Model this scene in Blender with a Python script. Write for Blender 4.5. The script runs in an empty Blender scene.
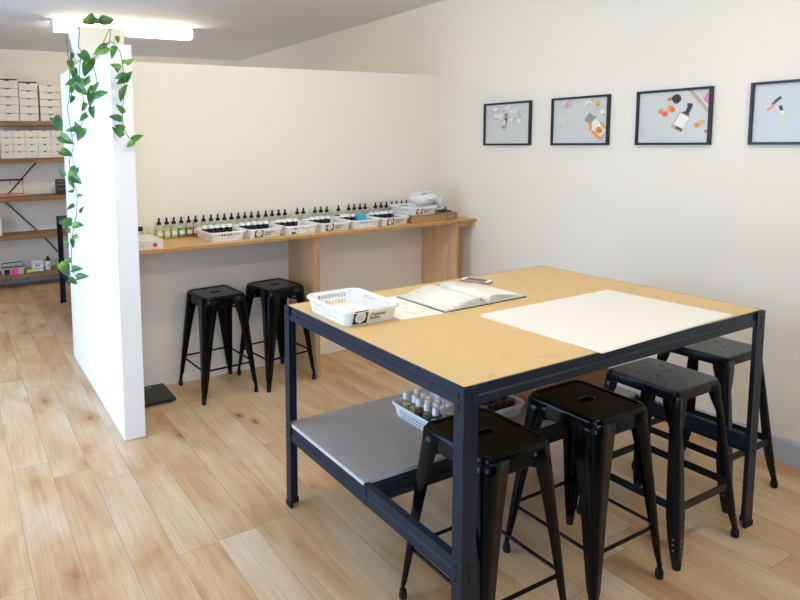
import bpy, math, random
from mathutils import Vector, Matrix
random.seed(7)
C = bpy.context.scene.collection
PI = math.pi

# ------------------------------------------------------------------ camera
YAW, PITCH, ROLL = -0.476, -0.101, -0.016
F, CX, CY = 620.24, 271.0, 204.34
CAM = Vector((-1.261, -1.265, 1.632))
_cy, _sy, _cp, _sp = math.cos(YAW), math.sin(YAW), math.cos(PITCH), math.sin(PITCH)
_f = Vector((-_sy*_cp, _cy*_cp, _sp)); _r = Vector((_cy, _sy, 0)); _u = _r.cross(_f)
_c, _s = math.cos(ROLL), math.sin(ROLL)
RT = _c*_r + _s*_u; UP = -_s*_r + _c*_u
cd = bpy.data.cameras.new('camera'); cam = bpy.data.objects.new('camera', cd); C.objects.link(cam)
M = Matrix((RT, UP, -_f)).transposed().to_4x4(); M.translation = CAM
cam.matrix_world = M
cd.sensor_fit = 'HORIZONTAL'; cd.sensor_width = 36; cd.lens = F*36/800
cd.shift_x = (400-CX)/800; cd.shift_y = (CY-300)/800
cd.clip_start = .05; cd.clip_end = 100
bpy.context.scene.camera = cam
def _ray(u, v): return RT*((u-CX)/F) - UP*((v-CY)/F) + _f
def onx(u, v, x): d = _ray(u, v); return CAM + d*((x-CAM.x)/d.x)
def ony(u, v, y): d = _ray(u, v); return CAM + d*((y-CAM.y)/d.y)
def onz(u, v, z): d = _ray(u, v); return CAM + d*((z-CAM.z)/d.z)

# ------------------------------------------------------------------ materials
SKYC, SKYS, WINP, WINC, FILLP = (.46, .65, 1.0), 1.7, 128, (.55, .68, .98), 50
LAMPC, LAMPS, FILLXY, EXPO = (1, .855, .56), 22.5, ((1.0, -1.0, 0), (.3, .95, 0)), .19
def lin(c): return tuple((x/12.92 if x <= .04045 else ((x+.055)/1.055)**2.4) for x in (v/255 for v in c)) + (1,)
MATS = {}
def mat(name, rgb, rough=.5, metal=0, coat=0, noise=0, nscale=40, trans=0, ior=1.45, bump=0, bscale=200, emit=0, spec=None, alpha=1):
    if name in MATS: return MATS[name]
    m = bpy.data.materials.new(name); m.use_nodes = True
    nt = m.node_tree; b = nt.nodes['Principled BSDF']
    col = lin(rgb)
    b.inputs['Base Color'].default_value = col
    b.inputs['Roughness'].default_value = rough; b.inputs['Metallic'].default_value = metal
    b.inputs['Coat Weight'].default_value = coat; b.inputs['Coat Roughness'].default_value = .08
    b.inputs['Transmission Weight'].default_value = trans; b.inputs['IOR'].default_value = ior
    b.inputs['Alpha'].default_value = alpha
    if spec is not None: b.inputs['Specular IOR Level'].default_value = spec
    if emit:
        b.inputs['Emission Color'].default_value = col; b.inputs['Emission Strength'].default_value = emit
    if noise or bump:
        tc = nt.nodes.new('ShaderNodeTexCoord')
    if noise:
        n = nt.nodes.new('ShaderNodeTexNoise'); n.inputs['Scale'].default_value = nscale; n.inputs['Detail'].default_value = 4
        nt.links.new(tc.outputs['Object'], n.inputs['Vector'])
        mx = nt.nodes.new('ShaderNodeMix'); mx.data_type = 'RGBA'
        mx.inputs[6].default_value = tuple(x*(1-noise) for x in col[:3])+(1,)
        mx.inputs[7].default_value = tuple(min(1, x*(1+noise)) for x in col[:3])+(1,)
        nt.links.new(n.outputs['Fac'], mx.inputs[0]); nt.links.new(mx.outputs[2], b.inputs['Base Color'])
    if bump:
        n2 = nt.nodes.new('ShaderNodeTexNoise'); n2.inputs['Scale'].default_value = bscale
        nt.links.new(tc.outputs['Object'], n2.inputs['Vector'])
        bp = nt.nodes.new('ShaderNodeBump'); bp.inputs['Strength'].default_value = bump; bp.inputs['Distance'].default_value = .002
        nt.links.new(n2.outputs['Fac'], bp.inputs['Height']); nt.links.new(bp.outputs[0], b.inputs['Normal'])
    MATS[name] = m
    return m

def wood_mat(name, a, b_, axis='Z', scale=14, rough=.5, stretch=.06):
    if name in MATS: return MATS[name]
    m = bpy.data.materials.new(name); m.use_nodes = True
    nt = m.node_tree; L = nt.links; N = nt.nodes.new; bs = nt.nodes['Principled BSDF']
    tc = N('ShaderNodeTexCoord'); mp = N('ShaderNodeMapping')
    sc = [scale]*3; sc['XYZ'.index(axis)] = scale*stretch; mp.inputs['Scale'].default_value = sc
    L.new(tc.outputs['Object'], mp.inputs['Vector'])
    n = N('ShaderNodeTexNoise'); n.inputs['Scale'].default_value = 1.6; n.inputs['Detail'].default_value = 6; n.inputs['Distortion'].default_value = .9
    L.new(mp.outputs[0], n.inputs['Vector'])
    r = N('ShaderNodeValToRGB'); r.color_ramp.elements[0].position = .3; r.color_ramp.elements[1].position = .7
    r.color_ramp.elements[0].color = lin(a); r.color_ramp.elements[1].color = lin(b_)
    L.new(n.outputs['Fac'], r.inputs[0]); L.new(r.outputs[0], bs.inputs['Base Color'])
    bs.inputs['Roughness'].default_value = rough
    MATS[name] = m
    return m

def floor_mat():
    m = bpy.data.materials.new('oak_planks'); m.use_nodes = True
    nt = m.node_tree; L = nt.links; bs = nt.nodes['Principled BSDF']
    def N(t, **k):
        n = nt.nodes.new(t)
        for a, v in k.items(): setattr(n, a, v)
        return n
    def math_(op, a, b=None):
        n = N('ShaderNodeMath', operation=op)
        for i, v in enumerate((a, b)):
            if v is None: continue
            if isinstance(v, (int, float)): n.inputs[i].default_value = v
            else: L.new(v, n.inputs[i])
        return n.outputs[0]
    tc = N('ShaderNodeTexCoord'); sp = N('ShaderNodeSeparateXYZ'); L.new(tc.outputs['Object'], sp.inputs[0])
    W_, LEN = .1755, 1.28
    u = math_('DIVIDE', math_('ADD', sp.outputs[0], 10.0-.149), W_)
    iu = math_('FLOOR', u); fu = math_('SUBTRACT', u, iu)
    wn = N('ShaderNodeTexWhiteNoise', noise_dimensions='1D'); L.new(iu, wn.inputs['W'])
    v = math_('DIVIDE', math_('ADD', sp.outputs[1], math_('MULTIPLY', wn.outputs['Value'], LEN*3)), LEN)
    iv = math_('FLOOR', v); fv = math_('SUBTRACT', v, iv)
    cv = N('ShaderNodeCombineXYZ'); L.new(iu, cv.inputs[0]); L.new(iv, cv.inputs[1])
    wn2 = N('ShaderNodeTexWhiteNoise', noise_dimensions='3D'); L.new(cv.outputs[0], wn2.inputs['Vector'])
    # grain coordinates, shifted per plank
    off = N('ShaderNodeVectorMath', operation='SCALE'); L.new(wn2.outputs['Color'], off.inputs[0]); off.inputs['Scale'].default_value = 30
    ad = N('ShaderNodeVectorMath', operation='ADD'); L.new(tc.outputs['Object'], ad.inputs[0]); L.new(off.outputs[0], ad.inputs[1])
    mp = N('ShaderNodeMapping'); mp.inputs['Scale'].default_value = (22, 1.5, 1); L.new(ad.outputs[0], mp.inputs[0])
    g = N('ShaderNodeTexNoise'); g.inputs['Scale'].default_value = 1; g.inputs['Detail'].default_value = 8; g.inputs['Distortion'].default_value = 1.2; g.inputs['Roughness'].default_value = .65
    L.new(mp.outputs[0], g.inputs['Vector'])
    mp2 = N('ShaderNodeMapping'); mp2.inputs['Scale'].default_value = (5, .9, 1); L.new(ad.outputs[0], mp2.inputs[0])
    g2 = N('ShaderNodeTexNoise'); g2.inputs['Scale'].default_value = 1; g2.inputs['Detail'].default_value = 3; g2.inputs['Distortion'].default_value = 1.5
    L.new(mp2.outputs[0], g2.inputs['Vector'])
    base = N('ShaderNodeValToRGB'); cr = base.color_ramp
    cr.elements[0].position = .28; cr.elements[0].color = lin((186, 138, 92))
    cr.elements[1].position = .72; cr.elements[1].color = lin((226, 205, 178))
    e = cr.elements.new(.5); e.color = lin((212, 178, 136))
    # broad warm clouds inside each plank
    mpc = N('ShaderNodeMapping'); mpc.inputs['Scale'].default_value = (3.2, 1.3, 1); L.new(ad.outputs[0], mpc.inputs[0])
    gc = N('ShaderNodeTexNoise'); gc.inputs['Scale'].default_value = 1.3; gc.inputs['Detail'].default_value = 2; gc.inputs['Distortion'].default_value = .6
    L.new(mpc.outputs[0], gc.inputs['Vector'])
    mixv = math_('ADD', math_('ADD', math_('ADD', math_('MULTIPLY', g.outputs['Fac'], .28), math_('MULTIPLY', g2.outputs['Fac'], .22)), math_('MULTIPLY', gc.outputs['Fac'], .62)), math_('SUBTRACT', math_('MULTIPLY', wn2.outputs['Value'], .14), .12))
    L.new(mixv, base.inputs[0])
    # fine fibres
    mp3 = N('ShaderNodeMapping'); mp3.inputs['Scale'].default_value = (110, 3.5, 1); L.new(ad.outputs[0], mp3.inputs[0])
    g3 = N('ShaderNodeTexNoise'); g3.inputs['Scale'].default_value = 1; g3.inputs['Detail'].default_value = 2; L.new(mp3.outputs[0], g3.inputs['Vector'])
    fm = N('ShaderNodeMix', data_type='RGBA', blend_type='MULTIPLY'); fm.inputs[0].default_value = .3
    L.new(base.outputs[0], fm.inputs[6])
    fr = N('ShaderNodeValToRGB'); fr.color_ramp.elements[0].position = .3; fr.color_ramp.elements[0].color = (.6, .55, .5, 1); fr.color_ramp.elements[1].position = .6
    L.new(g3.outputs['Fac'], fr.inputs[0]); L.new(fr.outputs[0], fm.inputs[7])
    # knots with a warm halo
    mp4 = N('ShaderNodeMapping'); mp4.inputs['Scale'].default_value = (3.6, 1.9, 1); L.new(ad.outputs[0], mp4.inputs[0])
    vo = N('ShaderNodeTexVoronoi'); vo.inputs['Scale'].default_value = 1.25; L.new(mp4.outputs[0], vo.inputs['Vector'])
    kr = N('ShaderNodeValToRGB'); kr.color_ramp.elements[0].position = .012; kr.color_ramp.elements[0].color = lin((96, 62, 44)); kr.color_ramp.elements[1].position = .30; kr.color_ramp.elements[1].color = (1, 1, 1, 1)
    ek = kr.color_ramp.elements.new(.055); ek.color = lin((205, 170, 140)); ek = kr.color_ramp.elements.new(.12); ek.color = lin((240, 224, 206))
    kn = N('ShaderNodeTexNoise'); kn.inputs['Scale'].default_value = 17; kn.inputs['Detail'].default_value = 3; L.new(ad.outputs[0], kn.inputs['Vector'])
    L.new(math_('ADD', vo.outputs['Distance'], math_('MULTIPLY', math_('SUBTRACT', kn.outputs['Fac'], .5), .16)), kr.inputs[0])
    km = N('ShaderNodeMix', data_type='RGBA', blend_type='MULTIPLY'); km.inputs[0].default_value = .9
    L.new(fm.outputs[2], km.inputs[6]); L.new(kr.outputs[0], km.inputs[7])
    # joints
    j1 = math_('LESS_THAN', math_('MULTIPLY', math_('MINIMUM', fu, math_('SUBTRACT', 1.0, fu)), W_), .0013)
    j2 = math_('LESS_THAN', math_('MULTIPLY', math_('MINIMUM', fv, math_('SUBTRACT', 1.0, fv)), LEN), .0013)
    jm = math_('MAXIMUM', j1, j2)
    jx = N('ShaderNodeMix', data_type='RGBA'); L.new(math_('MULTIPLY', jm, .6), jx.inputs[0]); L.new(km.outputs[2], jx.inputs[6]); jx.inputs[7].default_value = lin((128, 108, 90))
    L.new(jx.outputs[2], bs.inputs['Base Color'])
    bs.inputs['Roughness'].default_value = .42
    L.new(math_('ADD', math_('MULTIPLY', g3.outputs['Fac'], .18), .33), bs.inputs['Roughness'])
    bp = N('ShaderNodeBump'); bp.inputs['Strength'].default_value = .25; bp.inputs['Distance'].default_value = .001
    L.new(math_('SUBTRACT', g3.outputs['Fac'], math_('MULTIPLY', jm, 1.5)), bp.inputs['Height']); L.new(bp.outputs[0], bs.inputs['Normal'])
    return m

def glass_mat(name, tint=(255, 255, 255), gloss=.12):
    if name in MATS: return MATS[name]
    m = bpy.data.materials.new(name); m.use_nodes = True
    nt = m.node_tree; nt.nodes.clear(); N = nt.nodes.new; L = nt.links
    o = N('ShaderNodeOutputMaterial'); mx = N('ShaderNodeMixShader'); t = N('ShaderNodeBsdfTransparent'); g = N('ShaderNodeBsdfGlossy'); lw = N('ShaderNodeLayerWeight')
    lw.inputs['Blend'].default_value = gloss
    t.inputs[0].default_value = lin(tint); g.inputs['Roughness'].default_value = .05; g.inputs[0].default_value = (.9, .9, .9, 1)
    ml = N('ShaderNodeMath'); ml.operation = 'MULTIPLY'; ml.inputs[1].default_value = .55; L.new(lw.outputs['Fresnel'], ml.inputs[0]); L.new(ml.outputs[0], mx.inputs[0]); L.new(t.outputs[0], mx.inputs[1]); L.new(g.outputs[0], mx.inputs[2]); L.new(mx.outputs[0], o.inputs[0])
    MATS[name] = m
    return m

# ------------------------------------------------------------------ mesh builder
class MB:
    def __init__(s): s.v = []; s.f = []; s.m = []; s.k = 0
    def q(s, pts, k=None):
        b = len(s.v); s.v += [tuple(p) for p in pts]; s.f.append(tuple(range(b, b+len(pts)))); s.m.append(s.k if k is None else k); return s
    def box(s, x0, x1, y0, y1, z0, z1, k=None):
        b = len(s.v)
        s.v += [(x, y, z) for z in (z0, z1) for y in (y0, y1) for x in (x0, x1)]
        for f in ((0,2,3,1),(4,5,7,6),(0,1,5,4),(2,6,7,3),(0,4,6,2),(1,3,7,5)):
            s.f.append(tuple(b+i for i in f)); s.m.append(s.k if k is None else k)
        return s
    def loft(s, rings, closed=True, cap0=True, cap1=True, k=None):
        k = s.k if k is None else k; b = len(s.v); n = len(rings[0])
        for r in rings: s.v += [tuple(p) for p in r]
        for i in range(len(rings)-1):
            for j in range(n if closed else n-1):
                a = b+i*n+j; c = b+i*n+(j+1) % n
                s.f.append((a, c, c+n, a+n)); s.m.append(k)
        if closed and cap0: s.f.append(tuple(b+j for j in reversed(range(n)))); s.m.append(k)
        if closed and cap1: s.f.append(tuple(b+(len(rings)-1)*n+j for j in range(n))); s.m.append(k)
        return s
    def lathe(s, prof, cx=0, cy=0, n=16, k=None, cap0=True, cap1=True):
        return s.loft([[(cx+r*math.cos(2*PI*j/n), cy+r*math.sin(2*PI*j/n), z) for j in range(n)] for r, z in prof], k=k, cap0=cap0, cap1=cap1)
    def tube(s, pts, r, n=6, k=None):
        pts = [Vector(p) for p in pts]; rings = []
        up = Vector((0, 0, 1))
        for i, p in enumerate(pts):
            d = (pts[min(i+1, len(pts)-1)] - pts[max(i-1, 0)]).normalized()
            a = d.cross(up if abs(d.z) < .95 else Vector((1, 0, 0))).normalized(); b = d.cross(a)
            rings.append([p + (a*math.cos(2*PI*j/n) + b*math.sin(2*PI*j/n))*r for j in range(n)])
        return s.loft(rings, k=k)
    def prism(s, poly, z0, z1, k=None):
        return s.loft([[(x, y, z0) for x, y in poly], [(x, y, z1) for x, y in poly]], k=k)
    def xf(s, mtx, start=0):
        s.v[start:] = [tuple(mtx @ Vector(p)) for p in s.v[start:]]; return s
    def mesh(s, name, mats, smooth=None):
        me = bpy.data.meshes.new(name); me.from_pydata(s.v, [], s.f)
        for m in (mats if isinstance(mats, (list, tuple)) else [mats]): me.materials.append(m)
        me.polygons.foreach_set('material_index', s.m)
        import bmesh
        bm = bmesh.new(); bm.from_mesh(me); bmesh.ops.recalc_face_normals(bm, faces=bm.faces); bm.to_mesh(me); bm.free()
        if smooth is not None:
            me.polygons.foreach_set('use_smooth', [True]*len(me.polygons)); me.set_sharp_from_angle(angle=math.radians(smooth))
        me.update(); return me
    def build(s, name, mats, parent=None, smooth=None, bevel=0, solid=0, label=None, segs=2):
        return obj(name, s.mesh(name, mats, smooth), parent, bevel, solid, label, segs)
def obj(name, me, parent=None, bevel=0, solid=0, label=None, segs=2):
    o = bpy.data.objects.new(name, me); C.objects.link(o)
    if parent: o.parent = parent
    if solid:
        md = o.modifiers.new('solid', 'SOLIDIFY'); md.thickness = solid; md.offset = 0
    if bevel:
        md = o.modifiers.new('bevel', 'BEVEL'); md.width = bevel; md.segments = segs; md.limit_method = 'ANGLE'; md.angle_limit = math.radians(50)
    if label: o['label'] = label
    return o
def tag(o, label, cat, group=None):
    o['label'] = label; o['category'] = cat
    if group: o['group'] = group
    return o
def thing(name, label, cat, loc=(0, 0, 0), rz=0, group=None):
    o = bpy.data.objects.new(name, None); C.objects.link(o); o.location = loc; o.rotation_euler = (0, 0, rz); o.empty_display_size = .05
    return tag(o, label, cat, group)
def dup(root, loc, rz, label, group=None, skip=()):
    r = root.copy(); C.objects.link(r); r.location = loc; r.rotation_euler = (0, 0, rz); r['label'] = label
    if group: r['group'] = group
    def rec(a, b):
        for ch in list(a.children):
            if ch.name.split('.')[0] in skip: continue
            c = ch.copy(); C.objects.link(c); c.parent = b; rec(ch, c)
    rec(root, r)
    return r
def struct(o): o['kind'] = 'structure'; return o
def rrect(w, h, r, z, n=4, cx=0, cy=0):
    pts = []
    for (sx, sy, a0) in ((1, 1, 0), (-1, 1, PI/2), (-1, -1, PI), (1, -1, 3*PI/2)):
        for i in range(n+1):
            a = a0 + PI/2*i/n
            pts.append((cx+sx*(w/2-r)+r*math.cos(a), cy+sy*(h/2-r)+r*math.sin(a), z))
    return pts
_tc = {}
def text_faces(txt, size, bold=False):
    key = (txt, size)
    if key not in _tc:
        cu = bpy.data.curves.new('text', 'FONT'); cu.body = txt; cu.size = size; cu.fill_mode = 'FRONT'; cu.resolution_u = 2
        if bold: cu.offset = size*.02
        o = bpy.data.objects.new('text', cu); C.objects.link(o)
        dg = bpy.context.evaluated_depsgraph_get(); me = bpy.data.meshes.new_from_object(o.evaluated_get(dg))
        _tc[key] = ([tuple(v.co) for v in me.vertices], [tuple(p.vertices) for p in me.polygons])
        bpy.data.objects.remove(o); bpy.data.curves.remove(cu); bpy.data.meshes.remove(me)
    return _tc[key]
def add_text(mb, txt, size, mtx, k, bold=False):
    v, f = text_faces(txt, size, bold); b = len(mb.v)
    mb.v += [tuple(mtx @ Vector(p)) for p in v]
    for p in f: mb.f.append(tuple(b+i for i in p)); mb.m.append(k)

# ------------------------------------------------------------------ palette
WALL = mat('wall_paint', (241, 235, 222), .85, noise=.012, nscale=3, bump=.05, bscale=300)
PWHITE = mat('partition_paint', (243, 238, 227), .7, noise=.01, nscale=3)
WINGW = mat('wing_white_paint', (243, 243, 243), .65, noise=.01, nscale=3)
CEIL = mat('ceiling_paint', (234, 238, 244), .9, noise=.01, nscale=2)
SKIRT = mat('skirting_paint', (190, 192, 200), .5)
BLACKST = mat('blue_black_steel', (22, 35, 50), .36, metal=0, spec=.3, noise=.08, nscale=60)
SLOT = mat('slot_dark', (6, 7, 8), .8)
TAN = mat('hardboard_tan', (214, 182, 128), .48, noise=.035, nscale=5)
def stain(m, strength):
    nt = m.node_tree; L = nt.links; b = nt.nodes['Principled BSDF']; src = b.inputs['Base Color'].links[0].from_socket
    tc = nt.nodes.new('ShaderNodeTexCoord'); mp = nt.nodes.new('ShaderNodeMapping'); mp.inputs['Scale'].default_value = (4, 9, 1); mp.inputs['Rotation'].default_value = (0, 0, .5)
    n = nt.nodes.new('ShaderNodeTexNoise'); n.inputs['Scale'].default_value = 1.6; n.inputs['Detail'].default_value = 6; n.inputs['Distortion'].default_value = 1.5
    r = nt.nodes.new('ShaderNodeValToRGB'); r.color_ramp.elements[0].position = .30; r.color_ramp.elements[0].color = (.72, .68, .60, 1); r.color_ramp.elements[1].position = .40; r.color_ramp.elements[1].color = (1, 1, 1, 1)
    mx = nt.nodes.new('ShaderNodeMix'); mx.data_type = 'RGBA'; mx.blend_type = 'MULTIPLY'; mx.inputs[0].default_value = strength
    L.new(tc.outputs['Object'], mp.inputs[0]); L.new(mp.outputs[0], n.inputs[0]); L.new(n.outputs['Fac'], r.inputs[0]); L.new(src, mx.inputs[6]); L.new(r.outputs[0], mx.inputs[7]); L.new(mx.outputs[2], b.inputs['Base Color'])
stain(TAN, .5)
MELA = mat('grey_board', (172, 163, 155), .5, noise=.03, nscale=8)
WEDGE = mat('board_edge_white', (225, 225, 222), .5)
STOOL = mat('black_gloss_steel', (5, 7, 10), .15, coat=0, spec=.2, noise=.1, nscale=80)
STOOL2 = mat('charcoal_satin_seat', (34, 42, 48), .38, spec=.8, noise=.08, nscale=60)
STOOL2L = mat('black_satin_steel', (9, 13, 18), .28, spec=.3, noise=.1, nscale=60)
RUBBER = mat('black_rubber', (18, 18, 19), .75)
PLY = wood_mat('birch_ply', (206, 170, 126), (224, 192, 150), 'Z', 12, .45)
PLYT = wood_mat('birch_ply_top', (206, 158, 98), (228, 186, 128), 'X', 12, .4)
PLYE = mat('ply_edge', (188, 140, 86), .6, noise=.12, nscale=90)
SHELFW = wood_mat('rustic_shelf_wood', (112, 80, 48), (158, 120, 76), 'X', 16, .6)
WPLAS = mat('white_plastic', (238, 239, 240), .38)
PAPER = mat('white_paper', (231, 230, 227), .7)
PAPERC = mat('label_cream', (232, 226, 212), .6)
INK = mat('black_ink', (22, 22, 24), .5)
GREYINK = mat('grey_ink', (150, 148, 142), .6)
BCAP = mat('black_cap', (16, 16, 17), .4)
WCAP = mat('white_cap', (240, 241, 243), .35)
KRAFT = mat('kraft_card', (182, 140, 92), .8, noise=.05, nscale=30)
CARD = mat('white_card', (222, 216, 206), .75, noise=.03, nscale=20)
CARDG = mat('card_notch', (70, 62, 54), .9)
GLASS = glass_mat('clear_glass', (250, 252, 248), .15)
PINK = mat('pink_sticker', (232, 40, 108), .5)
YEL = mat('yellow_note', (222, 226, 60), .6)

# ------------------------------------------------------------------ setting
XR, YB, ZC = 2.347, 6.615, 2.738
XL, YN = -2.75, -2.3
fl = MB(); fl.box(XL, XR, YN, YB, -.05, 0); struct(fl.build('floor', floor_mat()))
ce = MB(); ce.box(XL, XR, YN, YB, ZC, ZC+.05); struct(ce.build('ceiling', CEIL))
struct(MB().box(XR, XR+.12, YN, YB, 0, ZC).build('wall_right', WALL))
struct(MB().box(XL, XR, YB, YB+.12, 0, ZC).build('wall_back', WALL))
# near wall (behind the camera) with an unseen window, added to let daylight in
NX0, NX1, NZ0, NZ1 = -2.5, -.75, .9, 2.66
nw = MB(); nw.box(XL, NX0, YN-.12, YN, 0, ZC); nw.box(NX1, XR, YN-.12, YN, 0, ZC); nw.box(NX0, NX1, YN-.12, YN, 0, NZ0); nw.box(NX0, NX1, YN-.12, YN, NZ1, ZC)
struct(nw.build('wall_near', mat('bounce_cut_charcoal', (58, 58, 60), .7, noise=.02, nscale=4)))  # dark tone made up to cut bounce light from behind the camera
# left wall: long window
WY0, WY1, WZ0, WZ1 = .6, 3.4, .12, 2.3
lw = MB(); lw.box(XL-.12, XL, YN, WY0, 0, ZC); lw.box(XL-.12, XL, WY1, YB, 0, ZC); lw.box(XL-.12, XL, WY0, WY1, 0, WZ0); lw.box(XL-.12, XL, WY0, WY1, WZ1, ZC)
struct(lw.build('wall_left', WALL))
ALU = mat('window_aluminium', (60, 62, 66), .4, metal=.5)
wf = MB()
nm = 4
for i in range(nm+1):
    y = WY0+(WY1-WY0)*i/nm; y = min(max(y, WY0+.03), WY1-.03); wf.box(XL-.09, XL-.03, y-.03, y+.03, WZ0, WZ1)
wf.box(XL-.09, XL-.03, WY0, WY1, WZ0, WZ0+.05); wf.box(XL-.09, XL-.03, WY0, WY1, WZ1-.05, WZ1)
w1 = struct(wf.build('window_1', ALU))
WG = glass_mat('window_glass', (245, 250, 250), .08)
g1 = MB().box(XL-.064, XL-.058, WY0+.03, WY1-.03, WZ0+.04, WZ1-.04).build('glass', WG, w1)
wf = MB(); wf.box(NX0, NX1, YN-.09, YN-.03, NZ0, NZ0+.05); wf.box(NX0, NX1, YN-.09, YN-.03, NZ1-.05, NZ1)
for x in (NX0+.03, (NX0+NX1)/2, NX1-.03): wf.box(x-.03, x+.03, YN-.09, YN-.03, NZ0, NZ1)
w2 = struct(wf.build('window_added', ALU)); MB().box(NX0+.03, NX1-.03, YN-.064, YN-.058, NZ0+.04, NZ1-.04).build('glass', WG, w2)
# low partition: back panel + wing
PZ = 2.147; YP = 2.672
WX0, WX1, WYN, WYF = -.496, -.379, 2.017, 3.59
struct(MB().box(WX1, XR, YP, YP+.1, 0, PZ).build('wall_partition', PWHITE))
struct(MB().box(WX0, WX1, WYN, WYF, .003, PZ).build('wall_partition_wing', WINGW, bevel=.002))
bb = MB(); bb.loft([[(XR, y, 0), (XR-.016, y, 0), (XR-.016, y, .108), (XR-.011, y, .122), (XR, y, .125)] for y in (YN, YP)])
struct(bb.build('baseboard_right', SKIRT))
bb = MB(); bb.box(XL, XR, YB-.012, YB, 0, .1); struct(bb.build('baseboard_back', SKIRT))

# ------------------------------------------------------------------ workbench
def workbench(name, label, W, D, H, loc, topm=None, board_y=.5):
    t = thing(name, label, 'table', loc)
    sc = H/.92
    T = .003
    for sx in (0, 1):
        for sy in (0, 1):
            X = lambda d: d if sx == 0 else W-d
            Y = lambda d: d if sy == 0 else D-d
            prof = [(X(0), Y(0)), (X(.056), Y(0)), (X(.056), Y(T)), (X(T), Y(T)), (X(T), Y(.040)), (X(0), Y(.040))]
            m = MB(); m.prism(prof, .004, H)
            # keyhole slots near the top and at the lower rails
            for zc in (H-.022, H-.058, .372*sc, .336*sc):
                def hole(p, rr):
                    pts = []
                    for i in range(10):
                        a = 2*PI*i/10; pts.append(p(rr*math.cos(a), rr*math.sin(a)))
                    m.q(pts, 1)
                    m.q([p(-.0032, -.017), p(.0032, -.017), p(.0032, 0), p(-.0032, 0)], 1)
                yo = Y(-.0006); xo = X(-.0006)
                hole(lambda a, b: (X(.030)+a, yo, zc+b), .0055)
                hole(lambda a, b: (xo, Y(.020)+a, zc+b), .0055)
            lg = m.build('leg', [BLACKST, SLOT], t)
            fm = MB(); fm.prism([(X(-.003), Y(-.003)), (X(.058), Y(-.003)), (X(.058), Y(.008)), (X(.01), Y(.01)), (X(.008), Y(.042)), (X(-.003), Y(.042))], 0, .022)
            fm.build('foot_cap', RUBBER, lg)
    def rail(n, z0, z1, side, ext):
        # stepped double-rivet beam profile (o = outward offset from the frame plane, negative = inside)
        zz = lambda f: z0+(z1-z0)*f
        pr = [(.004, zz(0)), (.004, zz(.42)), (.009, zz(.5)), (.009, zz(.97)), (.006, zz(1)), (.034, zz(1)), (.034, zz(.93)), (.014, zz(.93)), (.014, zz(.04)), (.03, zz(.04)), (.03, zz(0))]
        m = MB()
        if side in 'LR':
            f = (lambda o: o) if side == 'L' else (lambda o: W-o)
            m.loft([[(f(o), y, z) for o, z in pr] for y in (.006, D-.006)])
        else:
            f = {'N': lambda o: o, 'F': lambda o: D-o, 'B': lambda o: ext+o}[side]
            m.loft([[(x, f(o), z) for o, z in pr] for x in (.006, W-.006)])
        return m.build(n, BLACKST, t)
    for s_ in 'LRNF': rail('top_rail', H-.058, H+.001, s_, 0)
    zr0, zr1 = .313*sc, .386*sc
    rail('lower_rail', zr0, zr1, 'L', 0); rail('lower_rail', zr0, zr1, 'R', 0); rail('lower_rail', zr0, zr1, 'F', 0)
    rail('shelf_beam', zr0-.004, zr1-.012, 'B', board_y-.03)
    m = MB(); m.box(.012, W-.012, .012, D-.012, H-.016, H+.002); m.build('tabletop', topm or TAN, t, bevel=.001)
    m = MB(); m.box(.008, W-.008, board_y-.005, D-.014, zr1-.008, zr1+.006)
    for i in range(len(m.f)): pass
    m.m = [0, 0, 1, 1, 1, 1]
    m.build('shelf_board', [MELA, WEDGE], t)
    return t
TW, TD, TH = 1.637, 1.071, .92
workbench('workbench', 'large black steel workbench with tan top and grey lower shelf', TW, TD, TH, (0, 0, 0))
workbench('workbench', 'dark steel workbench corner post showing past the white wing wall', 1.55, 1.07, .906, (-.325, 5.362-1.07, 0), mat('dark_laminate', (44, 44, 46), .5))
SB = .3935   # lower shelf surface

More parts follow.
